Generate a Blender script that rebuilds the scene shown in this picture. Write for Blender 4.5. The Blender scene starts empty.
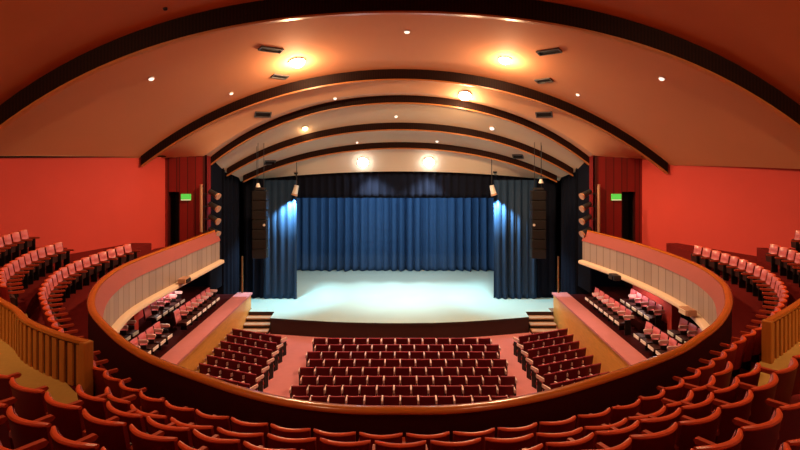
import bpy, math, random
import numpy as np
from mathutils import Vector, Matrix

C = bpy.context.scene
COL = C.collection
random.seed(4)
H = 9.7                                   # eye height above the stalls floor (metres)

# ------------------------------------------------------------------ camera, world, exposure
cam_data = bpy.data.cameras.new('camera')
cam_data.sensor_width = 36.0
cam_data.lens = 36.0 * 520.0 / 800.0
cam_data.shift_y = -71.0 / 800.0
cam_data.clip_end = 200
cam = bpy.data.objects.new('camera', cam_data)
cam.location = (0, 0, H)
cam.rotation_euler = (math.pi / 2, 0, 0)
COL.objects.link(cam)
C.camera = cam

world = bpy.data.worlds.new('world')
C.world = world
world.use_nodes = True
bg = world.node_tree.nodes['Background']
bg.inputs[0].default_value = (1.0, 0.62, 0.40, 1)
bg.inputs[1].default_value = 0.20

C.view_settings.view_transform = 'Standard'
C.view_settings.look = 'None'
C.view_settings.exposure = 0.7
C.view_settings.gamma = 1.0
C.view_settings.use_curve_mapping = False

WARM = (1.0, 0.60, 0.30)
COOL = (0.80, 0.97, 1.0)


def light(name, kind, loc, energy, color, target=None, **kw):
    d = bpy.data.lights.new(name, kind)
    d.energy = energy
    d.color = color
    for k, v in kw.items():
        setattr(d, k, v)
    o = bpy.data.objects.new(name, d)
    o.location = loc
    if target is not None:
        o.rotation_euler = (Vector(target) - Vector(loc)).to_track_quat('-Z', 'Y').to_euler()
    COL.objects.link(o)
    return o


# stage lighting: a batten over the stage behind the pelmet and two wash lights in the last ceiling bay
light('stage_batten', 'AREA', (0, 35.2, H - 1.2), 380, (0.62, 0.86, 1.0), (0, 36.9, 0.85), shape='RECTANGLE', size=12.0, size_y=0.5)
for sx in (-1, 1):
    light('stage_wash', 'SPOT', (sx * 2.05, 31.5, H - 0.8), 1500, COOL, (sx * 0.3, 33.4, 0.85), spot_size=1.5, spot_blend=1.0, shadow_soft_size=0.15)


# ------------------------------------------------------------------ materials
def mat(name, col, rough=0.6, spec=0.4, noise=0.0, nscale=6.0, metal=0.0, emit=None, estr=0.0, coat=0.0, bump=0.0, stretch=None):
    m = bpy.data.materials.new(name)
    m.use_nodes = True
    nt = m.node_tree
    b = nt.nodes['Principled BSDF']
    b.inputs['Base Color'].default_value = (*col, 1)
    b.inputs['Roughness'].default_value = rough
    b.inputs['Specular IOR Level'].default_value = spec
    b.inputs['Metallic'].default_value = metal
    b.inputs['Coat Weight'].default_value = coat
    if emit:
        b.inputs['Emission Color'].default_value = (*emit, 1)
        b.inputs['Emission Strength'].default_value = estr
    if noise or bump:
        tc = nt.nodes.new('ShaderNodeTexCoord')
        mp = nt.nodes.new('ShaderNodeMapping')
        if stretch:
            mp.inputs['Scale'].default_value = stretch
        n = nt.nodes.new('ShaderNodeTexNoise')
        n.inputs['Scale'].default_value = nscale
        n.inputs['Detail'].default_value = 4
        nt.links.new(tc.outputs['Object'], mp.inputs['Vector'])
        nt.links.new(mp.outputs['Vector'], n.inputs['Vector'])
        if noise:
            mx = nt.nodes.new('ShaderNodeMix')
            mx.data_type = 'RGBA'
            mx.inputs[6].default_value = (*[c * (1 - noise) for c in col], 1)
            mx.inputs[7].default_value = (*[min(1, c * (1 + noise)) for c in col], 1)
            nt.links.new(n.outputs['Fac'], mx.inputs[0])
            nt.links.new(mx.outputs[2], b.inputs['Base Color'])
        if bump:
            bp = nt.nodes.new('ShaderNodeBump')
            bp.inputs['Strength'].default_value = bump
            bp.inputs['Distance'].default_value = 0.02
            nt.links.new(n.outputs['Fac'], bp.inputs['Height'])
            nt.links.new(bp.outputs['Normal'], b.inputs['Normal'])
    return m


def board_mat(name, c1, c2, seam, width=0.3, rough=0.5):
    """vertical boards: colour varies per board with a dark seam, from a UV map measured in metres"""
    m = bpy.data.materials.new(name)
    m.use_nodes = True
    nt = m.node_tree
    b = nt.nodes['Principled BSDF']
    b.inputs['Roughness'].default_value = rough
    uv = nt.nodes.new('ShaderNodeUVMap')
    sp = nt.nodes.new('ShaderNodeSeparateXYZ')
    nt.links.new(uv.outputs['UV'], sp.inputs[0])
    dv = nt.nodes.new('ShaderNodeMath'); dv.operation = 'DIVIDE'; dv.inputs[1].default_value = width
    nt.links.new(sp.outputs['X'], dv.inputs[0])
    fl = nt.nodes.new('ShaderNodeMath'); fl.operation = 'FLOOR'
    fr = nt.nodes.new('ShaderNodeMath'); fr.operation = 'FRACT'
    nt.links.new(dv.outputs[0], fl.inputs[0]); nt.links.new(dv.outputs[0], fr.inputs[0])
    wn = nt.nodes.new('ShaderNodeTexWhiteNoise'); wn.noise_dimensions = '1D'
    nt.links.new(fl.outputs[0], wn.inputs['W'])
    mx = nt.nodes.new('ShaderNodeMix'); mx.data_type = 'RGBA'
    mx.inputs[6].default_value = (*c1, 1); mx.inputs[7].default_value = (*c2, 1)
    nt.links.new(wn.outputs['Value'], mx.inputs[0])
    gt = nt.nodes.new('ShaderNodeMath'); gt.operation = 'LESS_THAN'; gt.inputs[1].default_value = 0.10
    nt.links.new(fr.outputs[0], gt.inputs[0])
    m2 = nt.nodes.new('ShaderNodeMix'); m2.data_type = 'RGBA'
    m2.inputs[7].default_value = (*seam, 1)
    nt.links.new(gt.outputs[0], m2.inputs[0]); nt.links.new(mx.outputs[2], m2.inputs[6])
    nt.links.new(m2.outputs[2], b.inputs['Base Color'])
    return m


def slat_stripes(m, scale):
    nt = m.node_tree
    b = nt.nodes['Principled BSDF']
    tc = nt.nodes.new('ShaderNodeTexCoord')
    w = nt.nodes.new('ShaderNodeTexWave')
    w.bands_direction = 'X'
    w.inputs['Scale'].default_value = scale
    nt.links.new(tc.outputs['Object'], w.inputs['Vector'])
    mx = nt.nodes.new('ShaderNodeMix'); mx.data_type = 'RGBA'
    mx.inputs[6].default_value = (.010, .003, .002, 1); mx.inputs[7].default_value = (.022, .006, .004, 1)
    nt.links.new(w.outputs['Fac'], mx.inputs[0])
    nt.links.new(mx.outputs[2], b.inputs['Base Color'])


M = {
    'ceiling0': mat('ceiling_dim_lit', (0.48, 0.125, 0.040), 0.75, 0.2, 0.08, 0.4),  # same ceiling throughout; the rear bay's dimness is put into its colour
    'ceiling1': mat('ceiling_warm_lit', (0.62, 0.265, 0.132), 0.75, 0.2, 0.07, 0.4),  # warm house light put into the bay colour
    'ceiling2': mat('ceiling_peach_lit', (0.70, 0.38, 0.22), 0.75, 0.2, 0.06, 0.5),  # paler step, the warm light fading towards the stage in the colour
    'ceiling': mat('ceiling_cool_lit', (0.66, 0.52, 0.38), 0.75, 0.2, 0.06, 0.5),  # cooler light near the stage put into the colour
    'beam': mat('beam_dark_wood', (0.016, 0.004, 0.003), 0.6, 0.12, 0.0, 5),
    'beam_edge': mat('beam_edge_lit', (0.50, 0.18, 0.05), 0.35, 0.5, 0.2, 5),  # beam's lower edge brightened, the light it catches is in the colour
    'redwall': mat('red_paint', (0.64, 0.075, 0.062), 0.7, 0.2, 0.05, 0.7),
    'redpanel': board_mat('dark_red_boards', (0.19, 0.006, 0.006), (0.25, 0.009, 0.009), (0.06, 0.003, 0.003), 0.42),
    'cornice': mat('cornice_cream', (0.55, 0.30, 0.15), 0.6),
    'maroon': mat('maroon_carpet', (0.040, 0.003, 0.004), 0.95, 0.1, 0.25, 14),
    'carpet': mat('red_carpet', (0.16, 0.012, 0.012), 0.95, 0.1, 0.2, 10),
    'ochre': mat('ochre_carpet', (0.52, 0.31, 0.08), 0.95, 0.1, 0.12, 10),
    'pinkfloor': mat('rose_carpet', (0.55, 0.20, 0.21), 0.9, 0.15, 0.06, 3),
    'captop': mat('varnished_rail', (0.46, 0.125, 0.014), 0.22, 0.6, 0.15, 3),
    'salmon': mat('salmon_fascia', (0.37, 0.090, 0.075), 0.55, 0.3, 0.05, 2),
    'planks': board_mat('beige_planks', (0.31, 0.225, 0.19), (0.39, 0.29, 0.245), (0.20, 0.13, 0.105), 0.55),
    'lip': mat('cream_moulding', (0.74, 0.58, 0.44), 0.5, 0.4),
    'woodwall': mat('ochre_wood_panel', (0.66, 0.30, 0.07), 0.45, 0.4, 0.25, 3, stretch=(1, 1, 6)),
    'slat': mat('honey_slat', (0.48, 0.165, 0.022), 0.4, 0.5, 0.25, 4, stretch=(3, 3, .4)),
    'slatgap': mat('walnut_backing', (0.09, 0.022, 0.005), 0.6),
    'stage': mat('stage_floor_paint', (0.41, 0.56, 0.53), 0.42, 0.35, 0.10, 0.45),
    'stagefront': mat('stage_front_dark', (0.030, 0.010, 0.008), 0.5, 0.3),
    'tread': mat('tan_tread', (0.42, 0.22, 0.12), 0.6),
    'riser': mat('dark_riser', (0.02, 0.012, 0.01), 0.6),
    'blue': mat('blue_velour', (0.030, 0.076, 0.180), 0.75, 0.2, 0.10, 2),
    'leg': mat('slate_velour', (0.012, 0.032, 0.076), 0.75, 0.2, 0.10, 2),
    'black': mat('black_velour', (0.004, 0.0055, 0.013), 0.95, 0.1),
    'speaker': mat('speaker_grille', (0.008, 0.007, 0.008), 0.6, 0.3, 0.15, 40),
    'metal': mat('black_metal', (0.02, 0.02, 0.022), 0.4, 0.5),
    'steel': mat('pale_metal', (0.7, 0.68, 0.64), 0.4, 0.5),
    'tan': mat('tan_front', (0.45, 0.24, 0.15), 0.45),
    'brass': mat('dull_brass', (0.20, 0.09, 0.03), 0.5),
    'dark': mat('dark_opening', (0.010, 0.005, 0.005), 0.9),
    'vent': mat('vent_grey', (0.10, 0.09, 0.085), 0.5),
    'lens_warm': mat('lens_warm', (1, .9, .7), emit=(1.0, 0.80, 0.50), estr=30),
    'lens_small': mat('lens_small', (1, .9, .8), emit=(1.0, 0.84, 0.70), estr=0.8),
    'lens_amber': mat('lens_amber', (1, .7, .4), emit=(1.0, 0.62, 0.24), estr=6),
    'lens_cool': mat('lens_cool', (1, 1, 1), emit=(0.92, 0.98, 1.0), estr=30),
    'off_lens': mat('off_lens', (0.62, 0.55, 0.5), 0.3),
    'exit': mat('exit_green', (0.1, 0.6, 0.1), emit=(0.10, 0.75, 0.09), estr=0.36),
    'exitwhite': mat('exit_edge', (0.7, 0.75, 0.6), emit=(0.6, 0.75, 0.45), estr=0.3),
    # seats
    'shell': mat('seat_back_maroon', (0.21, 0.008, 0.006), 0.6, 0.25, 0.15, 8),
    'roll': mat('seat_top_lit', (0.70, 0.085, 0.022), 0.36, 0.5, 0.08, 8),  # same red seat, top lightened to paint the light from above
    'rose': mat('seat_pad_pink_lit', (0.68, 0.175, 0.205), 0.22, 0.6, 0.05, 8),  # red vinyl shifted to pink, stage light put into the colour
    'cushion': mat('seat_cushion_red', (0.30, 0.02, 0.016), 0.5, 0.4, 0.1, 8),
    'seatunder': mat('seat_underside', (0.035, 0.006, 0.006), 0.6, 0.3),
    'arm': mat('seat_arm_red', (0.40, 0.045, 0.015), 0.45, 0.4),
    'stallback': mat('stall_back_maroon', (0.11, 0.005, 0.010), 0.6, 0.3, 0.12, 8),
    'stalltop': mat('stall_top_lit', (0.32, 0.03, 0.05), 0.5, 0.35),  # stalls seat tops painted lighter for the light falling on them
    'palearm': mat('pale_arm', (0.75, 0.52, 0.50), 0.4, 0.5),
    'white': mat('white_plastic', (0.85, 0.80, 0.78), 0.4, 0.5),
    'seatbase': mat('seat_black_metal', (0.012, 0.008, 0.009), 0.6, 0.3),
}


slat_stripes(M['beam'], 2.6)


# ------------------------------------------------------------------ mesh helpers
class MB:
    def __init__(self):
        self.v, self.f, self.uv = [], [], {}

    def face(self, pts, uvs=None):
        i = len(self.v)
        self.v += [tuple(p) for p in pts]
        self.f.append(tuple(range(i, i + len(pts))))
        if uvs:
            self.uv[len(self.f) - 1] = uvs

    def box(self, c, s, rot=None):
        c = Vector(c)
        R = rot if rot is not None else Matrix.Identity(3)
        i = len(self.v)
        for z in (-.5, .5):
            for x, y in ((-.5, -.5), (.5, -.5), (.5, .5), (-.5, .5)):
                self.v.append(tuple(c + R @ Vector((x * s[0], y * s[1], z * s[2]))))
        for q in ((3, 2, 1, 0), (4, 5, 6, 7), (0, 1, 5, 4), (1, 2, 6, 5), (2, 3, 7, 6), (3, 0, 4, 7)):
            self.f.append(tuple(i + k for k in q))
        return self

    def grid(self, rows, closed_u=False, closed_v=False, uv=False):
        """rows: list of equally long lists of points"""
        i = len(self.v)
        n = len(rows[0])
        for r in rows:
            self.v += [tuple(p) for p in r]
        nr = len(rows)
        for a in range(nr if closed_v else nr - 1):
            b = (a + 1) % nr
            for k in range(n if closed_u else n - 1):
                l = (k + 1) % n
                self.f.append((i + a * n + k, i + a * n + l, i + b * n + l, i + b * n + k))
        return self

    def tube(self, p0, p1, r0, r1=None, n=12, caps=True):
        p0, p1 = Vector(p0), Vector(p1)
        r1 = r0 if r1 is None else r1
        d = (p1 - p0).normalized()
        a = d.orthogonal().normalized()
        b = d.cross(a)
        ra = [[p + r * (math.cos(t) * a + math.sin(t) * b) for t in [2 * math.pi * k / n for k in range(n)]] for p, r in ((p0, r0), (p1, r1))]
        self.grid(ra, closed_u=True)
        if caps:
            self.face(list(reversed(ra[0]))); self.face(ra[1])
        return self

    def build(self, name, m, parent=None, smooth=False, bevel=0.0, sharp=40):
        me = bpy.data.meshes.new(name)
        me.from_pydata(self.v, [], self.f)
        if self.uv:
            layer = me.uv_layers.new(name='UVMap')
            for fi, uvs in self.uv.items():
                for li, q in zip(me.polygons[fi].loop_indices, uvs):
                    layer.data[li].uv = q
        me.validate()
        import bmesh
        bm = bmesh.new(); bm.from_mesh(me)
        bmesh.ops.remove_doubles(bm, verts=bm.verts, dist=1e-5)
        bmesh.ops.recalc_face_normals(bm, faces=bm.faces)
        bm.to_mesh(me); bm.free()
        if smooth:
            for p in me.polygons:
                p.use_smooth = True
            me.set_sharp_from_angle(angle=math.radians(sharp))
        me.materials.append(m)
        o = bpy.data.objects.new(name, me)
        COL.objects.link(o)
        if parent:
            o.parent = parent
        if bevel:
            b = o.modifiers.new('bevel', 'BEVEL'); b.width = bevel; b.segments = 2; b.limit_method = 'ANGLE'
        return o


def tag(o, label, cat, group=None, kind=None):
    o['label'] = label; o['category'] = cat
    if group:
        o['group'] = group
    if kind:
        o['kind'] = kind
    return o


def thing(name, label, cat, loc=(0, 0, 0), rz=0.0, group=None, kind='thing'):
    o = bpy.data.objects.new(name, None)
    o.empty_display_size = 0.2
    o.location = loc; o.rotation_euler = (0, 0, rz)
    COL.objects.link(o)
    return tag(o, label, cat, group, kind)


def struct(o):
    o['kind'] = 'structure'
    return o


def dup(root, loc, rz, label, group=None, sx=1.0):
    r = root.copy(); COL.objects.link(r)
    r.location = loc; r.rotation_euler = (0, 0, rz); r.scale = (sx, 1, 1)
    r['label'] = label
    if group:
        r['group'] = group
    for ch in list(root.children):
        c = ch.copy(); COL.objects.link(c); c.parent = r
        for g in ch.children:
            d = g.copy(); COL.objects.link(d); d.parent = c
    return r


def wipe(root):
    for ch in list(root.children):
        for g in list(ch.children):
            bpy.data.objects.remove(g)
        bpy.data.objects.remove(ch)
    bpy.data.objects.remove(root)


ORD = ['zeroth', 'first', 'second', 'third', 'fourth', 'fifth', 'sixth', 'seventh', 'eighth', 'ninth', 'tenth', 'eleventh', 'twelfth', 'thirteenth',
       'fourteenth', 'fifteenth', 'sixteenth', 'seventeenth', 'eighteenth', 'nineteenth']
TENS = {20: ('twentieth', 'twenty'), 30: ('thirtieth', 'thirty'), 40: ('fortieth', 'forty'), 50: ('fiftieth', 'fifty'), 60: ('sixtieth', 'sixty'), 70: ('seventieth', 'seventy')}


def nth(n):
    if n < 20:
        return ORD[n]
    t, u = n // 10 * 10, n % 10
    return TENS[t][0] if u == 0 else TENS[t][1] + '-' + ORD[u]


def catmull(pts, n):
    """points spaced evenly along a smooth curve through pts"""
    P = np.array(pts, float)
    P = np.vstack([2 * P[0] - P[1], P, 2 * P[-1] - P[-2]])
    out = []
    for i in range(1, len(P) - 2):
        p0, p1, p2, p3 = P[i - 1:i + 3]
        for t in np.linspace(0, 1, 24, endpoint=False):
            out.append(0.5 * ((2 * p1) + (-p0 + p2) * t + (2 * p0 - 5 * p1 + 4 * p2 - p3) * t * t + (-p0 + 3 * p1 - 3 * p2 + p3) * t ** 3))
    out.append(P[-2])
    out = np.array(out)
    s = np.concatenate([[0], np.cumsum(np.linalg.norm(np.diff(out, axis=0), axis=1))])
    q = np.linspace(0, s[-1], n)
    return np.stack([np.interp(q, s, out[:, k]) for k in range(out.shape[1])], 1)


def normals2(P):
    """unit normals pointing away from the stage side (outward of the horseshoe) for a left-to-right curve"""
    T = np.gradient(P, axis=0)
    T /= np.linalg.norm(T, axis=1)[:, None]
    return np.stack([T[:, 1], -T[:, 0]], 1)


def warp(x, y):
    """the right-hand side of the hall is a little wider than the left"""
    if x <= 4.5:
        return x
    t = min(1, (x - 4.5) / 5.0)
    return x * (1 + 0.075 * t * t * (3 - 2 * t))


def both(half, right=None):
    """half: (x>=0, y) from the axis outwards -> full curve from the left end to the right end"""
    r = right or [(warp(x, y), y) for x, y in half]
    return [(-x, y) for x, y in reversed(half)] + [p for p in r if p[0] > 1e-6 or half[0][0] > 1e-6]


# ------------------------------------------------------------------ plan curves
RIM_L = [(0, 8.19), (.66, 8.2), (1.28, 8.3), (1.96, 8.5), (2.72, 8.85), (3.6, 9.37), (4.61, 10.02), (5.3, 10.55), (6.15, 11.35), (7.2, 12.5), (8.0, 13.5),
         (8.75, 14.75), (9.42, 16.3), (9.9, 18.2), (10.02, 20), (9.95, 22.1), (9.87, 24.4), (9.75, 27.4)]
RIM_R = [(.66, 8.2), (1.28, 8.3), (1.96, 8.5), (2.72, 8.82), (3.6, 9.3), (4.53, 9.85), (5.74, 10.67), (6.6, 11.43), (7.5, 12.3), (8.5, 13.5),
         (9.3, 14.7), (10.1, 16.25), (10.65, 18.1), (10.85, 19.8), (10.8, 22), (10.5, 24.5), (9.85, 27.4)]
RIM = catmull([(-x, y) for x, y in reversed(RIM_L)] + RIM_R, 190)
RIM_N = normals2(RIM)
ROW1 = [(0, 7.43), (2, 7.72), (3.9, 8.5), (5.6, 9.8), (7.06, 11.3), (8.0, 12.25), (9.35, 13.9), (10.15, 14.95), (10.9, 16.3), (11.45, 17.7), (11.75, 19.1), (11.85, 20.6), (11.75, 22.9)]
ROW2S = [(9.95, 13.3), (10.8, 14.3), (11.7, 15.5), (12.4, 17.0), (12.95, 18.7), (13.15, 20.4)]
ROW3S = [(12.4, 15.0), (13.2, 16.5), (13.9, 18.2), (14.3, 20.1)]

# walls: left from (12.4, 27.5) splaying outwards towards the audience, right a little wider
WL0, WL1 = (-12.42, 27.5), (-12.42 - 0.45 * 22, 5.5)
WR0, WR1 = (12.80, 27.5), (12.80 + 0.50 * 22, 5.5)


def wall_x(y, side):
    return 12.42 + (27.5 - y) * 0.45 if side < 0 else 12.80 + (27.5 - y) * 0.50


# ------------------------------------------------------------------ ceiling arcs (lower edge of every beam), z relative to the eye
def arc1(x): return 5.02 - 0.01375 * x * x - 3.16e-5 * x ** 4
def arc2(x): return 3.69 - 0.0222 * x * x - 2.2e-5 * x ** 4
def arc3(x): return 2.74 - 0.02476 * x * x - 6.4e-5 * x ** 4
def arc4(x): return 1.36 - 0.0215 * x * x - 5.0e-5 * x ** 4
def arc5(x): return 0.30 - 0.0190 * x * x - 4.0e-5 * x ** 4
def arc6(x): return -1.08 - 0.0062 * x * x


#        y,    lower arc, depth of face, half width left / right
BEAMS = [(18.5, arc1, 0.80, 15.7, 16.4), (26.0, arc2, 0.56, 12.95, 13.4), (28.3, arc3, 0.46, 10.45, 10.45), (30.0, arc4, 0.46, 10.0, 10.0), (31.3, arc5, 0.42, 9.45, 9.45)]


def top_arc(i):
    y, f, d, wl, wr = BEAMS[i]
    return lambda x: f(x) + d


SECT = [(-6.0, lambda x: 5.6 - 0.0137 * x * x - 3.1e-5 * x ** 4 if abs(x) < 15 else 5.6 - .0137 * 225 - 3.1e-5 * 15 ** 4, 16.5, 16.5)] + \
       [(18.5, top_arc(0), 16.3, 16.9), (26.0, top_arc(1), 13.1, 13.55), (27.45, lambda x: arc3(min(abs(x), 10.3)) + .5, 12.5, 12.9), (28.3, top_arc(2), 10.6, 10.6), (30.0, top_arc(3), 10.25, 10.25), (31.3, top_arc(4), 9.7, 9.7), (32.3, arc6, 9.9, 9.9)]


def ceil_z(x, y):
    for (ya, fa, *_), (yb, fb, *_) in zip(SECT, SECT[1:]):
        if ya <= y <= yb:
            t = (y - ya) / (yb - ya)
            return fa(x) * (1 - t) + fb(x) * t
    return 0


def on_ceiling(px, py, y0, y1):
    """where the line of sight of a fitting in the photograph meets the modelled vault between two beams"""
    u, v = (px - 400) / 520, (154 - py) / 520
    best = None
    for y in np.linspace(y0, y1, 400):
        d = abs(v * y - ceil_z(u * y, y))
        if best is None or d < best[0]:
            best = (d, y)
    y = best[1]
    x = u * y
    return x, y, H + ceil_z(x, y)


NX = 48
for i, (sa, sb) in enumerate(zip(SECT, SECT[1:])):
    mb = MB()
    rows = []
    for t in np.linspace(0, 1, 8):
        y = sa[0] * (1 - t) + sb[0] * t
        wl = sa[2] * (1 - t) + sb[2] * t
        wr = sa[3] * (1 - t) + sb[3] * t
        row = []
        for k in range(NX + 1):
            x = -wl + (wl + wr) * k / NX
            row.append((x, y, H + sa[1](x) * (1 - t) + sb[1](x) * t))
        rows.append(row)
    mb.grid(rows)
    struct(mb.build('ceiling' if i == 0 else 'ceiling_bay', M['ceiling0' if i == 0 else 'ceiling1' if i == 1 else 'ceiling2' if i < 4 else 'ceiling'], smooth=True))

# ceiling outside the vault, down to the walls (flat margin)
for s, nm in ((-1, 'left'), (1, 'right')):
    rows = []
    for y in list(np.linspace(-6, 18.5, 24)) + list(np.linspace(19.4, 27.5, 10)):
        k = next(j for j in range(len(SECT) - 1) if SECT[j][0] <= y <= SECT[j + 1][0])
        t = (y - SECT[k][0]) / (SECT[k + 1][0] - SECT[k][0])
        w = (SECT[k][2] if s < 0 else SECT[k][3]) * (1 - t) + (SECT[k + 1][2] if s < 0 else SECT[k + 1][3]) * t
        z0 = SECT[k][1](w) * (1 - t) + SECT[k + 1][1](w) * t
        wx = max(wall_x(max(y, 5.5), s), w + 0.02)
        rows.append([(s * w, y, H + z0), (s * (w + wx) / 2, y, H + z0 * .5 + 0.0), (s * (wx + .2), y, H + 0.0)])
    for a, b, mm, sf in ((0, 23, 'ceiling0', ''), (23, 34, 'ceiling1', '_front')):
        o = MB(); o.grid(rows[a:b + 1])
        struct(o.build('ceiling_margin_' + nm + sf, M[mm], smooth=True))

BEAM_LABEL = ['broad dark arched ceiling beam nearest the balcony seats', 'dark arched ceiling beam whose ends meet the red side walls',
              'dark arched ceiling beam ending on the dark red door panels', 'thin dark arched ceiling beam, second from the stage curtain',
              'thin dark arched ceiling beam closest to the black stage pelmet']
for (y, f, d, wl, wr), lab in zip(BEAMS, BEAM_LABEL):
    t = thing('ceiling_beam', lab, 'beam', (0, y, H))
    xs = np.linspace(-wl, wr, 72)
    body = MB()
    th = 0.20
    body.grid([[(x, yy, f(x) + dz) for x in xs] for yy, dz in ((0, d + .05), (0, 0.06), (th, 0.06), (th, d + .05))], closed_v=True)
    for x in (xs[0], xs[-1]):
        body.face([(x, 0, f(x) + .06), (x, th, f(x) + .06), (x, th, f(x) + d), (x, 0, f(x) + d)])
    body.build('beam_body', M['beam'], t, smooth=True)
    e = MB()
    e.grid([[(x, yy, f(x) + dz) for x in xs] for yy, dz in ((-.03, .07), (-.03, 0), (th + .03, 0), (th + .03, .07))], closed_v=True)
    for x in (xs[0], xs[-1]):
        e.face([(x, -.03, f(x)), (x, th + .03, f(x)), (x, th + .03, f(x) + .07), (x, -.03, f(x) + .07)])
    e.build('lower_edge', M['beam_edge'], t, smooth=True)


# ------------------------------------------------------------------ walls
def quad_wall(name, p0, p1, z0, z1, m, thick=0.2, out=(0, 0)):
    mb = MB()
    L = math.dist(p0, p1)
    a, b = Vector((*p0, 0)), Vector((*p1, 0))
    n = Vector((out[0], out[1], 0)) * thick
    mb.face([(a.x, a.y, z0), (b.x, b.y, z0), (b.x, b.y, z1), (a.x, a.y, z1)], [(0, z0), (L, z0), (L, z1), (0, z1)])
    a2, b2 = a + n, b + n
    mb.face([(a2.x, a2.y, z1), (b2.x, b2.y, z1), (b2.x, b2.y, z0), (a2.x, a2.y, z0)], [(0, z1), (L, z1), (L, z0), (0, z0)])
    mb.face([(a.x, a.y, z1), (b.x, b.y, z1), (b2.x, b2.y, z1), (a2.x, a2.y, z1)], [(0, 0)] * 4)
    mb.face([(a.x, a.y, z0), (b.x, b.y, z0), (b2.x, b2.y, z0), (a2.x, a2.y, z0)], [(0, 0)] * 4)
    mb.face([(a.x, a.y, z0), (a.x, a.y, z1), (a2.x, a2.y, z1), (a2.x, a2.y, z0)], [(0, 0)] * 4)
    mb.face([(b.x, b.y, z0), (b.x, b.y, z1), (b2.x, b2.y, z1), (b2.x, b2.y, z0)], [(0, 0)] * 4)
    return struct(mb.build(name, m))


BAL_Z = H - 5.76                       # underside of the balcony
TZ = H - 7.95                          # side terrace level
SZ = H - 8.85                          # stage level
quad_wall('wall_left', WL0, WL1, BAL_Z, H + 0.02, M['redwall'], out=(-1, 0))
quad_wall('wall_right', WR0, WR1, BAL_Z, H + 0.02, M['redwall'], out=(1, 0))
quad_wall('wall_back', (-22, -5.8), (24, -5.8), 0, H + 6, M['redwall'], out=(0, -1))
for s, (a, b), nm in ((-1, (WL0, WL1), 'left'), (1, (WR0, WR1), 'right')):
    # cornice strip under the ceiling edge
    d = (Vector(b) - Vector(a)); L = d.length; d.normalize()
    ang = math.atan2(d.y, d.x)
    mid = (Vector(a) + Vector(b)) / 2
    mb = MB().box((0, 0, 0), (L, 0.14, 0.10))
    o = struct(mb.build('trim_cornice_' + nm, M['cornice']))
    o.location = (mid.x - s * .05, mid.y, H - 0.03); o.rotation_euler = (0, 0, ang)
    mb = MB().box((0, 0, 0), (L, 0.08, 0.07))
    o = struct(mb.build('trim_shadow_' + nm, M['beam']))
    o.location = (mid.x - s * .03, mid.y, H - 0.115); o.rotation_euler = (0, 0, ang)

# shoulder panels beside the stage with a dark doorway each
PZ = 27.5
for s, nm in ((-1, 'left'), (1, 'right')):
    xo = (12.42 if s < 0 else 12.80)
    xi = 10.30
    d0, d1 = (12.25, 11.68) if s < 0 else (12.45, 11.75)          # doorway edges
    ztop = H + 0.35
    zd = H - 2.0
    for k, (xa, xb, za, zb) in enumerate(((xo + .3, d0, BAL_Z, ztop), (d0, d1, zd, ztop), (d1, xi, BAL_Z, ztop))):
        quad_wall('wall_stage_' + nm + ('' if k == 0 else '_%d' % k), (s * xa, PZ), (s * xb, PZ), za, zb, M['redpanel'], 0.25, (0, 1))
    mb = MB()
    mb.face([(s * (d0 + .1), PZ + .9, BAL_Z), (s * (d1 - .1), PZ + .9, BAL_Z), (s * (d1 - .1), PZ + .9, zd + .2), (s * (d0 + .1), PZ + .9, zd + .2)])
    mb.face([(s * (d0 + .02), PZ + .2, BAL_Z), (s * (d0 + .02), PZ + .9, BAL_Z), (s * (d0 + .02), PZ + .9, zd + .2), (s * (d0 + .02), PZ + .2, zd + .2)])
    mb.face([(s * (d1 - .02), PZ + .2, BAL_Z), (s * (d1 - .02), PZ + .9, BAL_Z), (s * (d1 - .02), PZ + .9, zd + .2), (s * (d1 - .02), PZ + .2, zd + .2)])
    mb.face([(s * d0, PZ + .2, zd + .2), (s * d1, PZ + .2, zd + .2), (s * d1, PZ + .9, zd + .2), (s * d0, PZ + .9, zd + .2)])
    struct(mb.build('door_%d' % (1 if s < 0 else 2), M['dark']))
    # returning edge of the panel
    quad_wall('trim_panel_edge_' + nm, (s * xi, PZ - .02), (s * xi, PZ + .8), BAL_Z, H + .3, M['redpanel'], .12, (s, 0))
    quad_wall('wall_wing_' + nm, (s * 10.32, PZ + .8), (s * 10.2, 29.8), TZ + .4, H + .2, M['black'], .1, (s, 0))
    # exit sign
    ex = (-11.30 if s < 0 else 11.42)
    t = thing('exit_sign', 'small green lit exit sign beside the dark doorway on the %s of the stage' % nm, 'sign', (ex, PZ - .05, H - 2.28))
    MB().box((0, 0, 0), (.52, .08, .34)).build('sign_box', M['exit'], t, bevel=.015)
    MB().box((0, -.045, -.14), (.50, .012, .05)).build('lower_band', M['exitwhite'], t)

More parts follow.
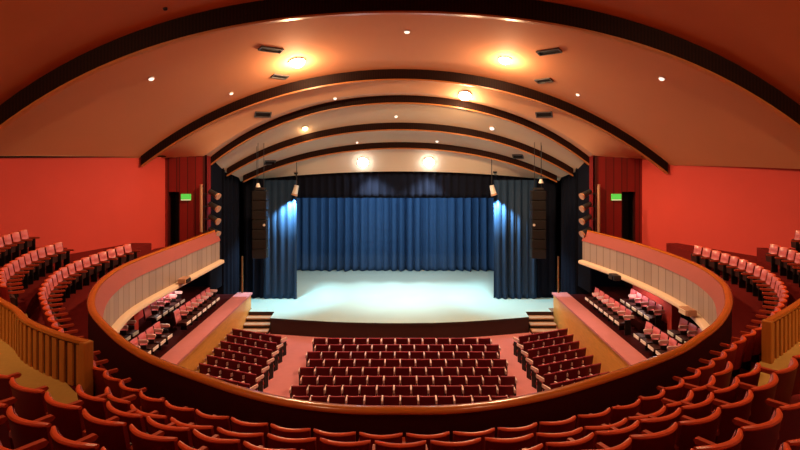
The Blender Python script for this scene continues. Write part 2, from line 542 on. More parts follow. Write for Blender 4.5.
# ------------------------------------------------------------------ stalls floor, terraces, under-balcony walls
mb = MB()
mb.face([(-14, -2, 0), (14, -2, 0), (14, 32, 0), (-14, 32, 0)])
struct(mb.build('floor', M['pinkfloor']))
for s, nm in ((-1, 'left'), (1, 'right')):
    xe = 8.60 if s < 0 else 8.85
    t = thing('side_terrace', 'raised terrace with rose ledge and ochre wood front along the %s of the stalls' % nm, 'terrace', (0, 0, 0))
    mb = MB().box((s * xe, 21.5, TZ / 2 - .02), (.12, 16.6, TZ - .04))
    mb.build('wood_front', M['woodwall'], t)
    mb = MB().box((s * (xe + .30), 21.5, TZ - .04), (.86, 16.7, .10))
    mb.build('ledge', M['pinkfloor'], t)
    mb = MB().box((s * (xe / 2 + 6.5), 21.5, TZ - .15), (12.75 - xe, 16.4, .18))
    mb.box((s * (xe / 2 + 7.4), 21.5, TZ + .16), (10.95 - xe, 16.4, .44))
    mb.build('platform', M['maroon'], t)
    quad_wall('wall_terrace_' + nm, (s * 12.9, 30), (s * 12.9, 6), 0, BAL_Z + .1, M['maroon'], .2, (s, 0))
    # lit red pier between the two groups of terrace seats and an ochre door behind
    o = MB().box((s * (xe + 2.75), 22.05, (TZ + BAL_Z) / 2 + .2), (.35, .35, BAL_Z - TZ - .45)).build('trim_pier_' + nm, M['redwall'])
    struct(o)
    quad_wall('wall_terrace_panel_' + nm, (s * 11.9, 22.3), (s * 11.9, 26.6), TZ + .4, BAL_Z - .02, M['redwall'], .15, (s, 0))

    quad_wall('wall_wing_end_' + nm, (s * 10.1, 29.8), (s * 13.1, 29.8), TZ - .1, H + .2, M['black'], .05, (0, 1))
    t = thing('under_balcony_lamp', 'round lamp under the %s balcony arm above the terrace chairs' % nm, 'ceiling light', (s * 10.9, 24.6, BAL_Z))
    MB().tube((0, 0, .01), (0, 0, -.06), .20, .18, 20).build('trim_ring', M['steel'], t, smooth=True)
    MB().tube((0, 0, -.05), (0, 0, -.09), .15, .13, 20).build('lens', M['lens_amber'], t, smooth=True)
    light('terrace_lamp', 'POINT', (s * 10.9, 24.6, BAL_Z - .25), 50, (1.0, .80, .74), shadow_soft_size=.12)

# underside of the balcony
mb = MB()
rows = []
for off in (-.30, 3.5, 7.5):
    rows.append([(p[0] + n[0] * off, min(p[1] + n[1] * off, 27.48), BAL_Z) for p, n in zip(RIM, RIM_N)])
mb.grid(rows)
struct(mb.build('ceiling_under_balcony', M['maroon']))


# ------------------------------------------------------------------ balcony parapet
def sweep(profile, curve=RIM, nrm=RIM_N, closed=True, uv=False):
    mb = MB()
    s = np.concatenate([[0], np.cumsum(np.linalg.norm(np.diff(curve, axis=0), axis=1))])
    rows = [[(p[0] + n[0] * o, p[1] + n[1] * o, z) for p, n in zip(curve, nrm)] for o, z in profile]
    if uv:
        for a in range(len(rows) - 1):
            for k in range(len(s) - 1):
                mb.face([rows[a][k], rows[a][k + 1], rows[a + 1][k + 1], rows[a + 1][k]],
                        [(s[k], profile[a][1]), (s[k + 1], profile[a][1]), (s[k + 1], profile[a + 1][1]), (s[k], profile[a + 1][1])])
        return mb
    mb.grid(rows, closed_v=closed)
    if closed:
        mb.face([r[0] for r in rows]); mb.face([r[-1] for r in reversed(rows)])
    return mb


par = thing('balcony_parapet', 'curved horseshoe balcony parapet with varnished wooden cap rail and beige plank front', 'parapet', (0, 0, 0))
sweep([(-.08, H - 4.07), (-.10, H - 4.03), (-.075, H - 3.995), (0, H - 3.985), (.065, H - 3.995), (.09, H - 4.03), (.075, H - 4.07)]).build('cap_rail', M['captop'], par, smooth=True, sharp=60)
sweep([(-.07, H - 4.06), (.06, H - 4.06), (.06, H - 5.0), (-.07, H - 5.0)]).build('inner_wall', M['maroon'], par, smooth=True)
sweep([(-.08, H - 4.06), (-.11, H - 4.06), (-.30, H - 4.56), (-.10, H - 4.56)]).build('salmon_band', M['salmon'], par, smooth=True)
sweep([(-.26, H - 4.54), (-.26, H - 5.60)], uv=True).build('plank_front', M['planks'], par, smooth=True)
sweep([(-.24, H - 5.55), (-.46, H - 5.57), (-.50, H - 5.62), (-.50, H - 5.72), (-.44, H - 5.77), (-.20, H - 5.77)]).build('bottom_lip', M['lip'], par, smooth=True, sharp=50)

# ------------------------------------------------------------------ balcony floors (stepped)
G1 = catmull(both([(x, y) for x, y in ROW1] + [(11.7, 27.4)]), 190)
G1_N = normals2(G1)
G1B = G1 + G1_N * 0.48
z1 = H - 4.9
mb = MB()
mb.grid([[(p[0] + n[0] * .05, p[1] + n[1] * .05, z1) for p, n in zip(RIM, RIM_N)], [(p[0], min(p[1], 27.45), z1) for p in G1B],
         [((wall_x(min(p[1], 27.45), 1 if p[0] > 0 else -1) * (1 if p[0] > 0 else -1), min(p[1], 27.45), z1 - .005) if p[1] > 15 else (p[0], p[1], z1 - .005)) for p in G1B]])
struct(mb.build('floor_balcony_front', M['carpet']))
for s, nm in ((-1, 'left'), (1, 'right')):
    # second and third side levels, clipped by the splayed wall
    for k, (rowc, zz) in enumerate(((ROW1, H - 4.4), (ROW2S, H - 3.85))):
        pts = [(x, y) for x, y in rowc if y > 12.0]
        if s > 0:
            pts = [(warp(x, y), y) for x, y in pts]
        last = pts[-1]
        yend = 25.7 if k == 0 else 21.4
        pts = pts + [(last[0] + .05, yend)]
        Pc = catmull(pts, 60)
        T = np.gradient(Pc, axis=0); T /= np.linalg.norm(T, axis=1)[:, None]
        N = np.stack([T[:, 1], -T[:, 0]], 1)
        e = Pc + N * 0.48
        mb = MB()
        inner = [(s * min(p[0], wall_x(p[1], s) - .01), min(p[1], yend)) for p in e]
        outer = [(s * wall_x(min(p[1], yend), s), min(p[1], yend)) for p in e]
        mb.grid([[(x, y, zz - .55) for x, y in inner], [(x, y, zz) for x, y in inner], [(x, y, zz) for x, y in outer]])
        (xa, ya), (xb, yb) = inner[-1], outer[-1]
        mb.face([(xa, ya, zz - 1), (xb, yb, zz - 1), (xb, yb, zz), (xa, ya, zz)])
        struct(mb.build('floor_balcony_side_%s_%d' % (nm, k + 1), M['carpet']))
    # ochre cross aisle behind the balustrade
    mb = MB()
    zo = H - 4.30
    pts = [(p[0], p[1]) for p in G1B if s * p[0] > 3.6 and p[1] < 14.2]
    pts.sort(key=lambda p: s * p[0])
    mb.grid([[(x, y, zo - .6) for x, y in pts], [(x, y, zo) for x, y in pts], [(x + s * 8.5, y - 4.0, zo) for x, y in pts]])
    struct(mb.build('floor_aisle_' + nm, M['ochre']))

CROWS = {2: ([(0, 6.67), (2, 6.90), (3.5, 7.43), (4.5, 8.15)], [(2, 6.90), (3.5, 7.43), (4.6, 8.2), (5.7, 9.15)]),
         3: ([(0, 5.84), (1.5, 6.02), (3.2, 6.68), (4.15, 7.25), (4.55, 7.55)], [(1.5, 6.02), (3.2, 6.68), (4.2, 7.25), (5.6, 8.3)]),
         4: ([(0, 5.0), (1.82, 5.38), (2.63, 5.72), (3.5, 6.12), (4.34, 6.6), (5.08, 7.02), (5.7, 7.4), (6.6, 8.0)], [(1.82, 5.38), (2.63, 5.72), (3.5, 6.12), (4.34, 6.65), (5.2, 7.3), (6.2, 8.1), (6.9, 8.6)]),
         5: ([(0, 4.15), (1.2, 4.3), (2.2, 4.65), (2.9, 4.97), (3.7, 5.4), (4.6, 5.9), (5.6, 6.5)], [(1.2, 4.3), (2.2, 4.65), (2.9, 4.97), (3.7, 5.42), (4.6, 6.0), (5.6, 6.7)]),
         6: ([(0, 3.35), (1.2, 3.5), (2.3, 3.9), (3.2, 4.4), (4.2, 5.0)], None)}
CD = {k: 3.9 - 0.31 * (k - 1) for k in range(1, 8)}
ROWC = {}
for k, (hl, hr) in CROWS.items():
    P = catmull(both(hl, hr), 120)
    ROWC[k] = P
    N = normals2(P)
    zt = H - CD[k] - 1.0
    mb = MB()
    a = P - N * .46
    b = P + N * .62
    mb.grid([[(x, y, zt - .6) for x, y in a], [(x, y, zt) for x, y in a], [(x, y, zt) for x, y in b], [(x, y, zt - .6) for x, y in b]])
    struct(mb.build('floor_balcony_tier_%d' % k, M['carpet']))


# ------------------------------------------------------------------ balustrades
def balustrade(curve, label):
    P = catmull(curve, 60)
    T = np.gradient(P, axis=0); T /= np.linalg.norm(T, axis=1)[:, None]
    N = np.stack([T[:, 1], -T[:, 0]], 1)
    base = H - 4.3
    t = thing('balustrade', label, 'balustrade', (P[0][0], P[0][1], base))
    off = Vector((P[0][0], P[0][1], base))
    loc = [(p[0] - off.x, p[1] - off.y) for p in P]
    top = H - 3.43 - base

    def sw(prof):
        mb = MB()
        rows = [[(p[0] + n[0] * o, p[1] + n[1] * o, z) for p, n in zip(loc, N)] for o, z in prof]
        mb.grid(rows, closed_v=True)
        mb.face([r[0] for r in rows]); mb.face([r[-1] for r in reversed(rows)])
        return mb
    sw([(-.065, top - .07), (-.065, top), (.065, top), (.065, top - .07)]).build('hand_rail', M['captop'], t, smooth=True, bevel=.015)
    sw([(-.03, 0.0), (-.03, top - .07), (.03, top - .07), (.03, 0.0)]).build('backing_panel', M['slatgap'], t, smooth=True)
    s = np.concatenate([[0], np.cumsum(np.linalg.norm(np.diff(P, axis=0), axis=1))])
    n = int(s[-1] / .26)
    for i in range(n):
        q = (i + .5) / n * s[-1]
        x, y = np.interp(q, s, [p[0] for p in loc]), np.interp(q, s, [p[1] for p in loc])
        tx, ty = np.interp(q, s, T[:, 0]), np.interp(q, s, T[:, 1])
        R = Matrix.Rotation(math.atan2(ty, tx), 3, 'Z')
        MB().box((x, y, top / 2 - .045), (.15, .12, top - .09), R).build('slat', M['slat'], t)
    R = Matrix.Rotation(math.atan2(T[0][1], T[0][0]), 3, 'Z')
    MB().box((loc[0][0], loc[0][1], top / 2 - .22), (.16, .18, top + .42), R).build('end_post', M['slat'], t, bevel=.02)
    return t


balustrade([(-5.76, 9.55), (-6.6, 10.0), (-7.7, 10.75), (-8.6, 11.6), (-9.65, 12.45), (-10.6, 13.3)], 'curved honey wood slatted balustrade beside the ochre aisle on the left')
balustrade([(7.6, 10.75), (8.5, 11.45), (9.4, 12.2), (10.4, 13.1), (11.2, 13.9)], 'curved honey wood slatted balustrade at the right edge of the balcony')

# ------------------------------------------------------------------ stage
st = thing('stage_platform', 'pale blue-grey wooden stage floor with bowed dark front edge', 'stage', (0, 0, 0))
fr = [(-7.0, 28.05), (-5.2, 27.7), (-3.4, 27.4), (-1.7, 27.25), (0, 27.2), (1.7, 27.25), (3.4, 27.45), (5.2, 27.8), (7.0, 28.25)]
outline = [(-8.5, 29.2), (-7.05, 29.2)] + fr + [(7.05, 29.2), (8.5, 29.2), (8.5, 29.85), (11.45, 29.85), (11.45, 40.15), (-11.45, 40.15), (-11.45, 29.85), (-8.5, 29.85)]
mb = MB()
mb.face([(x, y, SZ) for x, y in outline])
mb.build('deck', M['stage'], st)
mb = MB()
front = [(-8.5, 29.2), (-7.05, 29.2)] + fr + [(7.05, 29.2), (8.5, 29.2)]
mb.grid([[(x, y, SZ - .01) for x, y in front], [(x, y, 0) for x, y in front]])
mb.build('front_face', M['stagefront'], st)
mb = MB()
mb.grid([[(x, y - .04, z) for x, y in fr] for z in (SZ + .012, SZ - .09)])
mb.build('nosing', M['riser'], st)
for s, nm in ((-1, 'left'), (1, 'right')):
    t = thing('stage_steps', 'short flight of tan steps up to the stage at its %s end' % nm, 'steps', (s * 7.80, 29.2, 0))
    for k in range(3):
        z = SZ * (3 - k) / 4
        y0 = -.02 - .46 * (k + 1)
        MB().box((0, y0 + .23, z - .03), (1.44, .50, .06)).build('tread', M['tread'], t)
        MB().box((0, y0 + .25, z / 2 - .03), (1.40, .44, z - .06)).build('riser', M['riser'], t)


# ------------------------------------------------------------------ curtains
def curtain(name, label, p0, p1, z0, z1, m, amp=.14, wave=.55, seed=0, hem=0.0):
    rnd = random.Random(seed)
    L = math.dist(p0, p1)
    d = Vector(((p1[0] - p0[0]) / L, (p1[1] - p0[1]) / L))
    nrm = Vector((-d.y, d.x))
    n = max(24, int(L / .05))
    ph = [rnd.uniform(0, 6.28) for _ in range(4)]
    rows = []
    for z, k in ((z1, .75), ((z0 * .5 + z1 * .5), .95), (z0 + .3, 1.05), (z0, 1.1)):
        row = []
        for i in range(n + 1):
            s = L * i / n
            w = 6.2832 * s / wave
            o = math.sin(w + .9 * math.sin(s * .7 + ph[0]) + ph[1]) + .35 * math.sin(w * .47 + ph[2]) + .25 * math.sin(2.1 * w + ph[3])
            o *= amp * k * (0.75 + .35 * math.sin(s * 1.3 + ph[2]))
            row.append((p0[0] + d.x * s + nrm.x * o - p0[0], p0[1] + d.y * s + nrm.y * o - p0[1], z - z0))
        rows.append(row)
    mb = MB(); mb.grid(rows)
    o = mb.build(name, m, smooth=True, sharp=80)
    o.location = (p0[0], p0[1], z0)
    sm = o.modifiers.new('cloth', 'SOLIDIFY'); sm.thickness = .02
    return tag(o, label, 'curtain', kind='thing')


curtain('stage_curtain', 'wide blue pleated curtain closing the back of the stage', (-8.6, 39.4), (8.6, 39.4), SZ + .03, H + .5, M['blue'], .24, .62, 3)
curtain('stage_pelmet', 'black pleated pelmet hanging across the top of the stage opening', (-9.9, 32.55), (9.9, 32.55), H - 2.75, H - .8, M['black'], .07, .5, 5)
curtain('side_curtain', 'slate velour leg curtain on the left of the stage, lit cyan at its top', (-8.35, 31.75), (-6.3, 31.75), SZ + .03, H - 1.6, M['leg'], .11, .42, 7)
curtain('side_curtain', 'slate velour leg curtain on the right of the stage below the hanging spotlight', (5.75, 31.75), (8.35, 31.75), SZ + .03, H - 1.6, M['leg'], .11, .42, 8)
curtain('masking_drape', 'black drape behind the tall loudspeaker on the left of the stage', (-9.6, 31.9), (-8.3, 31.9), SZ + .03, H - 1.5, M['black'], .09, .45, 9)
curtain('masking_drape', 'black drape behind the tall loudspeaker on the right of the stage', (8.3, 31.9), (9.6, 31.9), SZ + .03, H - 1.5, M['black'], .09, .45, 10)
curtain('wing_drape', 'tall black drape between the stage and the dark red panel on the left', (-10.2, 29.95), (-9.9, 31.8), SZ + .02, H - .1, M['black'], .09, .45, 11)
curtain('wing_drape', 'tall black drape between the stage and the dark red panel on the right', (9.9, 31.8), (10.2, 29.95), SZ + .02, H - .1, M['black'], .09, .45, 12)
curtain('side_masking', 'black masking curtain along the left side of the stage behind the leg', (-8.9, 39.3), (-8.9, 32.4), SZ + .03, H + .4, M['black'], .08, .5, 13)
curtain('side_masking', 'black masking curtain along the right side of the stage behind the leg', (8.9, 32.4), (8.9, 39.3), SZ + .03, H + .4, M['black'], .08, .5, 14)
# stage house shell
struct(MB().box((0, 40.35, 5.5), (24, .2, 11)).build('wall_stage_back', M['black']))
struct(MB().box((0, 36.6, H + .8), (24, 7.6, .1)).build('ceiling_stage', M['black']))
for s, nm in ((-1, 'left'), (1, 'right')):
    struct(MB().box((s * 11.65, 35.0, 5.2), (.2, 10.2, 11)).build('wall_stagehouse_' + nm, M['black']))
    # slim brass coloured jamb where the terrace ends at the drape
    xx = -9.02 if s < 0 else 9.05
    struct(MB().box((xx, 29.75, TZ + 1.05), (.07, .07, 2.1)).build('trim_jamb_' + nm, M['brass']))


# ------------------------------------------------------------------ seats
def backrest_mb(w, z0, z1, y0, lean, th, curve, nx=9, nz=5, crown=0.0):
    """a panel curved around the sitter; front faces +y"""
    def pt(u, v, back):
        x = u * w / 2
        z = z0 + (z1 - z0) * v - crown * u * u * v
        y = y0 - lean * v + curve * u * u - (th if back else 0)
        return (x, y, z)
    mb = MB()
    us = np.linspace(-1, 1, nx); vs = np.linspace(0, 1, nz)
    loopf = [[pt(u, v, False) for u in us] for v in vs]
    loopb = [[pt(u, v, True) for u in us] for v in reversed(vs)]
    mb.grid(loopf + loopb, closed_v=True)
    for u in (-1, 1):
        mb.face([pt(u, v, False) for v in vs] + [pt(u, v, True) for v in reversed(vs)])
    return mb


def pads_mb(w, y0, lean, z0, z1, bands, curve):
    """horizontally ribbed padding on the front of a backrest"""
    mb = MB()
    us = np.linspace(-1, 1, 9)
    rows = []
    n = 5
    for b in range(bands):
        for k in range(n):
            a = k / (n - 1)
            v = (b + a) / bands
            bulge = .05 * math.sin(math.pi * a) + .004
            row = []
            for u in us:
                row.append((u * w / 2, y0 - lean * v + curve * u * u + bulge * (1 - u ** 4), z0 + (z1 - z0) * v))
            rows.append(row)
    mb.grid(rows)
    return mb


def cushion_mb(w, y0, y1, z0, z1, r=.05):
    mb = MB()
    prof = [(y0, z0), (y0, z1 - r), (y0 + r, z1), ((y0 + y1) / 2, z1 + .02), (y1 - r, z1), (y1, z1 - r), (y1 - .01, z0)]
    mb.grid([[(sx * w / 2, y, z) for y, z in prof] for sx in (-1, -.6, .6, 1)], closed_u=True)
    for sx in (-1, 1):
        mb.face([(sx * w / 2, y, z) for y, z in prof])
    return mb


def roll_mb(w, z, y0, curve, r, nx=11):
    us = np.linspace(-1, 1, nx)
    rows = []
    for u in us:
        rr = r * (1 if abs(u) < .95 else .75)
        rows.append([(u * w / 2, y0 + curve * u * u + rr * math.cos(a), z - .012 * u * u + rr * .8 * math.sin(a)) for a in [2 * math.pi * k / 8 for k in range(8)]])
    mb = MB(); mb.grid(rows, closed_u=True)
    mb.face(rows[0]); mb.face(list(reversed(rows[-1])))
    return mb


def arm_mb(x, w=.055, y0=-.08, y1=.34, z=.66, h=.06):
    prof = [(y0, z - h), (y1 - .03, z - h), (y1, z - h * .5), (y1 - .02, z), (y0 + .05, z + .015), (y0, z)]
    mb = MB()
    mb.grid([[(x + sx * w / 2, y, zz) for y, zz in prof] for sx in (-1, 1)], closed_u=True)
    for sx in (-1, 1):
        mb.face([(x + sx * w / 2, y, zz) for y, zz in prof])
    return mb


def balcony_seat_proto():
    t = thing('balcony_chair', 'x', 'balcony chair')
    backrest_mb(.64, .34, .93, -.06, .10, .05, .11).build('backrest', M['shell'], t, smooth=True)
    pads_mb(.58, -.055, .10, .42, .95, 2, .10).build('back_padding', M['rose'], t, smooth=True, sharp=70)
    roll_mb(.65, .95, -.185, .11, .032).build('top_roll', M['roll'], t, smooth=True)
    cushion_mb(.52, -.03, .13, .32, .62, .04).build('folded_seat', M['seatunder'], t, smooth=True)
    a = arm_mb(-.345, .06, -.06, .38, .665, .06).build('armrest', M['arm'], t, smooth=True)
    MB().box((-.345, .10, .31), (.035, .22, .62)).build('side_standard', M['seatbase'], t)
    return t


def stall_seat_proto(name='stalls_chair', cat='stalls chair', terrace=False):
    t = thing(name, 'x', cat)
    backrest_mb(.56, .36, .97, -.06, .10, .05, .05).build('backrest', M['stallback'], t, smooth=True)
    if terrace:
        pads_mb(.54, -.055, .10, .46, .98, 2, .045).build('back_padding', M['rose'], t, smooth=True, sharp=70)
        cushion_mb(.50, -.02, .42, .36, .48).build('seat_cushion', M['seatunder'], t, smooth=True)
        MB().box((0, .43, .43), (.44, .03, .13)).build('cushion_front', M['white'], t, bevel=.01)
    else:
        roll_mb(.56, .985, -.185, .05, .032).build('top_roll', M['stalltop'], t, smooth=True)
        cushion_mb(.50, -.02, .42, .36, .48).build('seat_cushion', M['cushion'], t, smooth=True)
    arm_mb(-.325, .06, -.19, .28, .84, .12).build('armrest', M['palearm'], t, smooth=True)
    MB().box((-.325, .08, .32), (.04, .26, .64)).build('side_standard', M['seatbase'], t)
    return t


bal = balcony_seat_proto()
CAMP = Vector((0, 0, H))


def in_frame(x, y, z, mx=30, my=14):
    if y < .3:
        return False
    px, py = 400 + 520 * x / y, 154 - 520 * (z - H) / y
    return -mx < px < 800 + mx and py < 450 + my


def place_along(P, z, spacing, label_fn, group, keep=lambda x, y: True):
    """seats along a plan curve from left to right; returns number placed"""
    N = normals2(P)
    s = np.concatenate([[0], np.cumsum(np.linalg.norm(np.diff(P, axis=0), axis=1))])
    q = 0.35
    spots = []
    while q < s[-1] - .3:
        x, y = np.interp(q, s, P[:, 0]), np.interp(q, s, P[:, 1])
        nx, ny = np.interp(q, s, N[:, 0]), np.interp(q, s, N[:, 1])
        sp = spacing(x, y)
        if keep(x, y) and in_frame(x, y, z + 1.0):
            spots.append((x, y, math.atan2(-ny, -nx) - math.pi / 2, sp))
        q += sp
    for i, (x, y, rz, sp) in enumerate(spots):
        dup(bal, (x, y, z), rz, label_fn(i + 1, len(spots)), group, sp / .70)
    return len(spots)


def sstep(a, b, x):
    t = max(0, min(1, (x - a) / (b - a)))
    return t * t * (3 - 2 * t)


# front row: the whole horseshoe
FR = catmull(both(ROW1), 240)
place_along(FR, H - 4.9, lambda x, y: .66 - .08 * sstep(10, 14, y),
            lambda i, n: 'red balcony chair, %s from left end of the front row behind parapet' % nth(i), 'front row balcony chairs')
ROWNAME = {2: 'second', 3: 'third', 4: 'fourth', 5: 'fifth', 6: 'sixth'}
for k in range(2, 7):
    place_along(ROWC[k], H - CD[k] - 1.0, lambda x, y: .70 + .16 * sstep(1.5, 5, abs(x)),
                lambda i, n, k=k: 'red balcony chair, central block, %s from left, %s row behind parapet' % (nth(i), ROWNAME[k]),
                '%s row balcony chairs' % ROWNAME[k])
for s, nm in ((-1, 'left'), (1, 'right')):
    for pts, D, rn in ((ROW2S, 3.4, 'middle'), (ROW3S, 2.87, 'back')):
        P = [(-x, y) for x, y in reversed(pts)] if s < 0 else [(warp(x, y) if rn == 'middle' else x * 1.055, y) for x, y in pts]
        P = catmull(P, 60)
        place_along(P, H - D - 1.0, lambda x, y: .58,
                    keep=lambda x, y: not (x > 0 and y < 14.4), label_fn=lambda i, n, s=s, nm=nm, rn=rn: 'red balcony chair by %s red wall, %s from stage end, %s row' % (nm, nth(n + 1 - i) if s < 0 else nth(i), rn),
                    group='%s side balcony chairs' % nm)
wipe(bal)

# stalls, centre block: nine straight rows facing the stage
stall = stall_seat_proto()


def add_end_arm(root):
    for ch in root.children:
        if ch.name.startswith('armrest') or ch.name.startswith('side_standard'):
            c = ch.copy(); COL.objects.link(c); c.parent = root
            c.location = (.65, 0, 0)


ROWS_Y = [24.75 - .843 * k for k in range(9)]
for k, y in enumerate(ROWS_Y):
    off = 0 if k % 2 == 0 else .24
    for i in range(13):
        x = -4.13 + .325 + off + i * .65
        o = dup(stall, (x, y, 0), 0, 'dark red stalls chair, centre block, %s from left, %s row from stage' % (nth(i + 1), nth(k + 1)), 'centre block stalls chairs')
        if i == 12:
            add_end_arm(o)
# side blocks: rows turned towards the stage
for s, nm in ((-1, 'left'), (1, 'right')):
    ang = math.radians(23)
    dx, dy = math.cos(ang), math.sin(ang)
    for k in range(8):
        x0, y0 = 5.58, 24.95 - .86 * k
        for i in range(5):
            q = .34 + i * .59
            x, y = x0 + dx * q, y0 + dy * q
            if x > 8.35:
                continue
            rz = ang if s > 0 else -ang
            o = dup(stall, (s * x, y, 0), rz, 'dark red stalls chair, %s block, %s from aisle, %s row from stage' % (nm, nth(i + 1), nth(k + 1)), '%s block stalls chairs' % nm)
            if i == 0 and s < 0:
                add_end_arm(o)
wipe(stall)

# terrace seats under the balcony arms, facing the middle of the hall
ter = stall_seat_proto('terrace_chair', 'terrace chair', True)
for s, nm in ((-1, 'left'), (1, 'right')):
    xe = 8.60 if s < 0 else 8.85
    for (ya, n, xx, dz, gname) in ((23.2, 7, xe + 1.25, 0, 'front row, stage-end group'), (18.3, 6, xe + 1.3, 0, 'front row, rear group'),
                                   (22.7, 5, xe + 2.35, .38, 'back row, stage-end group'), (17.6, 6, xe + 2.35, .38, 'back row, rear group')):
        for i in range(n):
            y = ya + i * .62
            dup(ter, (s * xx, y, TZ + dz), math.pi / 2 * (1 if s > 0 else -1), 'pink-lit red chair on %s terrace, %s from stage in %s' % (nm, nth(n - i), gname), '%s terrace chairs' % nm)
wipe(ter)

# ------------------------------------------------------------------ loudspeakers, lamps and other fittings
for s, nm in ((-1, 'left'), (1, 'right')):
    x = -7.95 if s < 0 else 7.85
    y = 29.6
    t = thing('line_array_speaker', 'tall dark hanging column loudspeaker on the %s of the stage opening' % nm, 'loudspeaker', (x, y, H - 4.0))
    for k in range(7):
        z = 1.65 - k * .55
        b = MB()
        w, d, h = .80, .55, .52
        b.box((0, 0, z), (w, d, h)).build('cabinet', M['speaker'], t, bevel=.03)
    MB().box((0, 0, 2.02), (.55, .4, .10)).build('fly_bracket', M['metal'], t)
    for q in (-.2, .2):
        MB().tube((q, 0, 2.0), (q, 0, H + ceil_z(x + q, y) - (H - 4.0) + .02), .014).build('cable', M['metal'], t)
    MB().tube((.30 * -s, -.30, .0), (.30 * -s, -.36, 0), .07).build('small_lamp', M['off_lens'], t)
    # boom with four spotlights at the edge of the dark red panel
    bx = s * 10.44
    b = thing('lighting_boom', 'pale vertical lighting pole at the edge of the dark red panel on the %s' % nm, 'pole', (bx, 27.3, H - 4.1))
    MB().tube((0, 0, 0), (0, 0, 2.5), .075).build('pole', M['tan'], b, smooth=True)
    MB().box((0, .1, .2), (.1, .25, .08)).build('lower_bracket', M['metal'], b)
    MB().box((0, .1, 2.3), (.1, .25, .08)).build('upper_bracket', M['metal'], b)
    for k in range(4):
        z = H - 2.1 - k * .66
        p = thing('spotlight', 'black spotlight on the pole at the %s panel, %s from the top' % (nm, nth(k + 1)), 'spotlight', (bx - s * .66, 27.35, z), 0, 'pole spotlights')
        a = Vector((-s * .30, -.10, -.16))
        MB().tube(-a * .9, a * .6, .12, .16).build('housing', M['metal'], p, smooth=True)
        MB().tube(a * .6, a * .9, .17, .19).build('front_rim', M['tan'], p, smooth=True)
        MB().box((s * .36, 0, .0), (.52, .05, .05)).build('yoke', M['metal'], p)

    # hanging profile lamp that lights the leg curtain
    lx = -6.25 if s < 0 else 5.55
    t = thing('hanging_spotlight', 'pale spotlight hanging below the pelmet above the %s leg curtain' % nm, 'spotlight', (lx, 31.47, H - 2.35))
    MB().tube((0, 0, .4), (0, 0, 2.35 + arc5(lx) + .02), .022).build('drop_rod', M['metal'], t)
    MB().tube((0, 0, .45), (s * .12, 0, -.05), .13, .17).build('housing', M['steel'], t, smooth=True)
    MB().tube((s * .12, 0, -.05), (s * .15, 0, -.15), .18, .20).build('front_rim', M['tan'], t, smooth=True)
    light('leg_spot', 'SPOT', (lx + s * .16, 31.40, H - 2.58), 1700 if s < 0 else 1300, (0.45, 0.85, 1.0), (lx + s * .9, 31.75, H - 6.0), spot_size=1.5, spot_blend=.6, shadow_soft_size=.08)

# fascia spotlights on the lips of the balcony arms
for px, D, x, side, lab in ((184, 5.52, -9.35, -1, 'small tan spotlight box on the lip of the left balcony arm'), (615, 5.52, 9.55, 1, 'small dark spotlight box on the lip of the right balcony arm near the stage'),
                            (688, 5.52, 10.0, 1, 'small cream spotlight box on the lip of the right balcony arm near the rim bend')):
    y = x * 520 / (px - 400)
    t = thing('fascia_spotlight', lab, 'spotlight', (x, y, H - D))
    MB().box((0, 0, .06), (.34, .55, .22)).build('housing', M['tan'] if px != 615 else M['metal'], t, bevel=.03)
    MB().box((-side * .19, .0, .05), (.06, .40, .16)).build('lens', M['dark'] if px != 688 else M['lip'], t)
    MB().box((side * .1, 0, -.06), (.2, .2, .08)).build('foot', M['metal'], t)


def ceil_normal(x, y):
    gx = (ceil_z(x + .1, y) - ceil_z(x - .1, y)) / .2
    gy = (ceil_z(x, y + .05) - ceil_z(x, y - .05)) / .1
    return Vector((-gx, -gy, 1)).normalized()


def downlight(px, py, y0, y1, r, m, label, power=0, color=WARM, drop=.6, trim='steel', down=0):
    x, y, z = on_ceiling(px, py, y0, y1)
    t = thing('ceiling_downlight', label, 'ceiling light', (x, y, z))
    t.rotation_euler = ceil_normal(x, y).to_track_quat('Z', 'Y').to_euler()
    MB().tube((0, 0, .05), (0, 0, -.05), r * 1.25, r * 1.15, 20).build('trim_ring', M[trim], t, smooth=True)
    if power:
        dm = MB()
        dm.grid([[(r * math.cos(a) * math.cos(b), r * math.sin(a) * math.cos(b), -.04 - r * .75 * math.sin(b)) for a in [2 * math.pi * k / 20 for k in range(20)]] for b in np.linspace(0, 1.5, 7)], closed_u=True)
        dm.build('glass_dome', M[m], t, smooth=True)
    else:
        MB().tube((0, 0, -.045), (0, 0, -.075), r, r * .9, 20).build('lens', M[m], t, smooth=True)
    if power:
        light('lamp_glow', 'POINT', (x, y, z - drop), power * .34, color, shadow_soft_size=.12)
        if down:
            light('lamp_beam', 'SPOT', (x, y, z - drop - .1), down, color, (x, y - .8, z - 6), spot_size=2.75, spot_blend=.5, shadow_soft_size=.15)
    return t


B1, B2, B3, B4, B5 = (18.9, 25.9), (26.4, 28.2), (28.7, 29.9), (30.4, 31.2), (31.7, 32.2)
downlight(297, 61, *B1, .34, 'lens_warm', 'large glaring warm ceiling light on the left of the widest lit bay', 900, down=1500)
downlight(505, 59, *B1, .26, 'lens_warm', 'large glaring warm ceiling light on the right of the widest lit bay', 700, down=1500)
downlight(465, 95, *B2, .30, 'lens_warm', 'glaring warm ceiling light just behind the second dark beam', 420, down=900)
downlight(363, 162, *B5, .30, 'lens_cool', 'bright white stage light in the last ceiling bay, left of centre', 14, (0.8, .95, 1.0), .3)
downlight(429, 162, *B5, .30, 'lens_cool', 'bright white stage light in the last ceiling bay, right of centre', 14, (0.8, .95, 1.0), .3)
downlight(305, 128, *B3, .16, 'lens_amber', 'small amber ceiling lamp on the left of the third bay', 25, (1, .6, .3), .3)
downlight(492, 128, *B3, .13, 'lens_small', 'small pale ceiling lamp on the right of the third bay', 0)
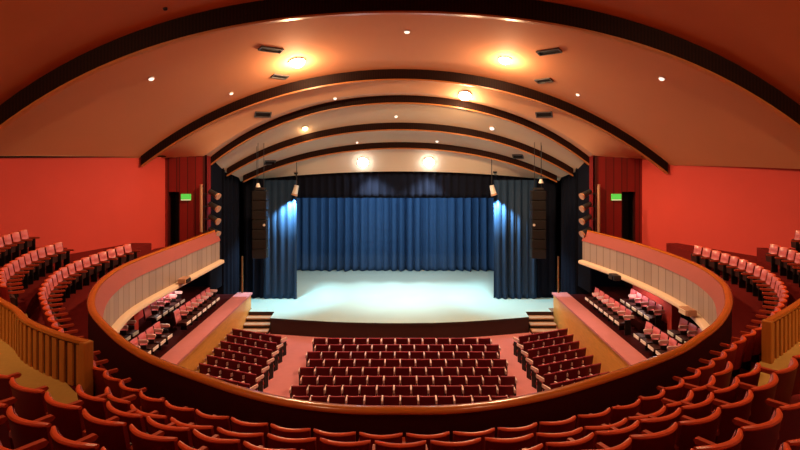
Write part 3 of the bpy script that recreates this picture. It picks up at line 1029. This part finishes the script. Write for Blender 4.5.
for px, py, b, r, lab in ((151, 78, B1, .15, 'small white downlight on the far left of the widest bay'), (231, 93, B1, .12, 'small white downlight just above the left shoulder of the second beam'),
                          (407, 31, B1, .16, 'small white downlight at the crown of the widest bay'), (662, 78, B1, .15, 'small white downlight on the far right of the widest bay'),
                          (578, 94, B1, .12, 'small white downlight just above the right shoulder of the second beam'), (335, 98, B2, .12, 'small white downlight left of centre in the second bay'),
                          (396, 116, B3, .12, 'small white downlight at the crown of the third bay'), (357, 142, B4, .10, 'small white downlight left of centre in the fourth bay'),
                          (437, 141, B4, .12, 'small white downlight right of centre in the fourth bay'), (165, 8, (8, 18.2), .09, 'small dark downlight in the unlit bay above the seats')):
    downlight(px, py, *b, r * .72, 'lens_small' if py > 10 else 'dark', lab, trim='steel' if py > 10 else 'metal')
for px, py, b, w, lab in ((271, 49, B1, 1.0, 'slot air vent left of the large ceiling light, nearer the balcony'), (280, 76, B1, .8, 'slot air vent below the large left ceiling light'),
                          (263, 114, B2, .8, 'slot air vent on the left of the second bay'), (549, 51, B1, 1.0, 'slot air vent right of the large right ceiling light'),
                          (544, 80, B1, .8, 'slot air vent above the right side of the second beam'), (544, 114, B2, .8, 'slot air vent on the right of the second bay'),
                          (270, 162, B4, .6, 'small slot vent on the left of the fourth bay'), (518, 156, B4, .6, 'small slot vent on the right of the fourth bay')):
    x, y, z = on_ceiling(px, py, *b)
    t = thing('ceiling_vent', lab, 'vent', (x, y, z - .03))
    t.rotation_euler = ceil_normal(x, y).to_track_quat('Z', 'Y').to_euler()
    fr_ = MB()
    fr_.box((0, -.16, 0), (w, .05, .08)).box((0, .16, 0), (w, .05, .08)).box((-w / 2, 0, 0), (.05, .36, .08)).box((w / 2, 0, 0), (.05, .36, .08))
    fr_.build('vent_frame', M['vent'], t)
    MB().box((0, 0, .02), (w - .04, .30, .03)).build('vent_slot', M['dark'], t)
for px, py, lab in ((296, 173, 'small dark ceiling hook on the left of the last bay'), (495, 172, 'small dark ceiling hook on the right of the last bay')):
    x, y, z = on_ceiling(px, py, *B5)
    t = thing('ceiling_hook', lab, 'hook', (x, y, z))
    MB().tube((0, 0, .04), (0, 0, -.08), .14, .10).build('plate', M['metal'], t, smooth=True)
    MB().tube((0, 0, -.08), (0, 0, -.24), .03).build('hook_stem', M['metal'], t)
for px, py, lab in ((258, 185, 'small pale lamp above the left hanging loudspeaker'), (541, 181, 'small pale lamp above the right hanging loudspeaker')):
    y = 29.4; x = (px - 400) / 520 * y; z = H + (154 - py) / 520 * y
    t = thing('hanging_lamp', lab, 'lamp', (x, y, z))
    MB().tube((0, 0, .08), (0, 0, H + ceil_z(x, y) - z + .02), .012).build('cord', M['metal'], t)
    MB().tube((0, 0, .10), (0, 0, -.12), .07, .14).build('shade', M['steel'], t, smooth=True)

# added unseen fill lamps with fittings, brightening the near seats and side walls
for x, y, p, tx, ty, tz, lab in ((-5.0, 6.0, 420, -6.0, 8.5, 5, 'inner left'), (5.0, 6.0, 480, 6.0, 8.5, 5, 'inner right'),
                                 (-10.5, 7.5, 800, -14.0, 17.0, 7.5, 'outer left'), (10.5, 7.5, 950, 14.5, 17.0, 7.5, 'outer right')):
    z = H + ceil_z(x, y)
    t = thing('ceiling_downlight', 'added warm fill lamp out of view above the balcony, %s' % lab, 'ceiling light', (x, y, z))
    MB().tube((0, 0, .05), (0, 0, -.05), .30, .28, 20).build('trim_ring', M['steel'], t, smooth=True)
    MB().tube((0, 0, -.045), (0, 0, -.075), .24, .22, 20).build('lens', M['lens_warm'], t, smooth=True)
    light('fill_lamp', 'SPOT', (x, y, z - .2), p, WARM, (tx, ty, tz), spot_size=2.4, spot_blend=.8, shadow_soft_size=.2)
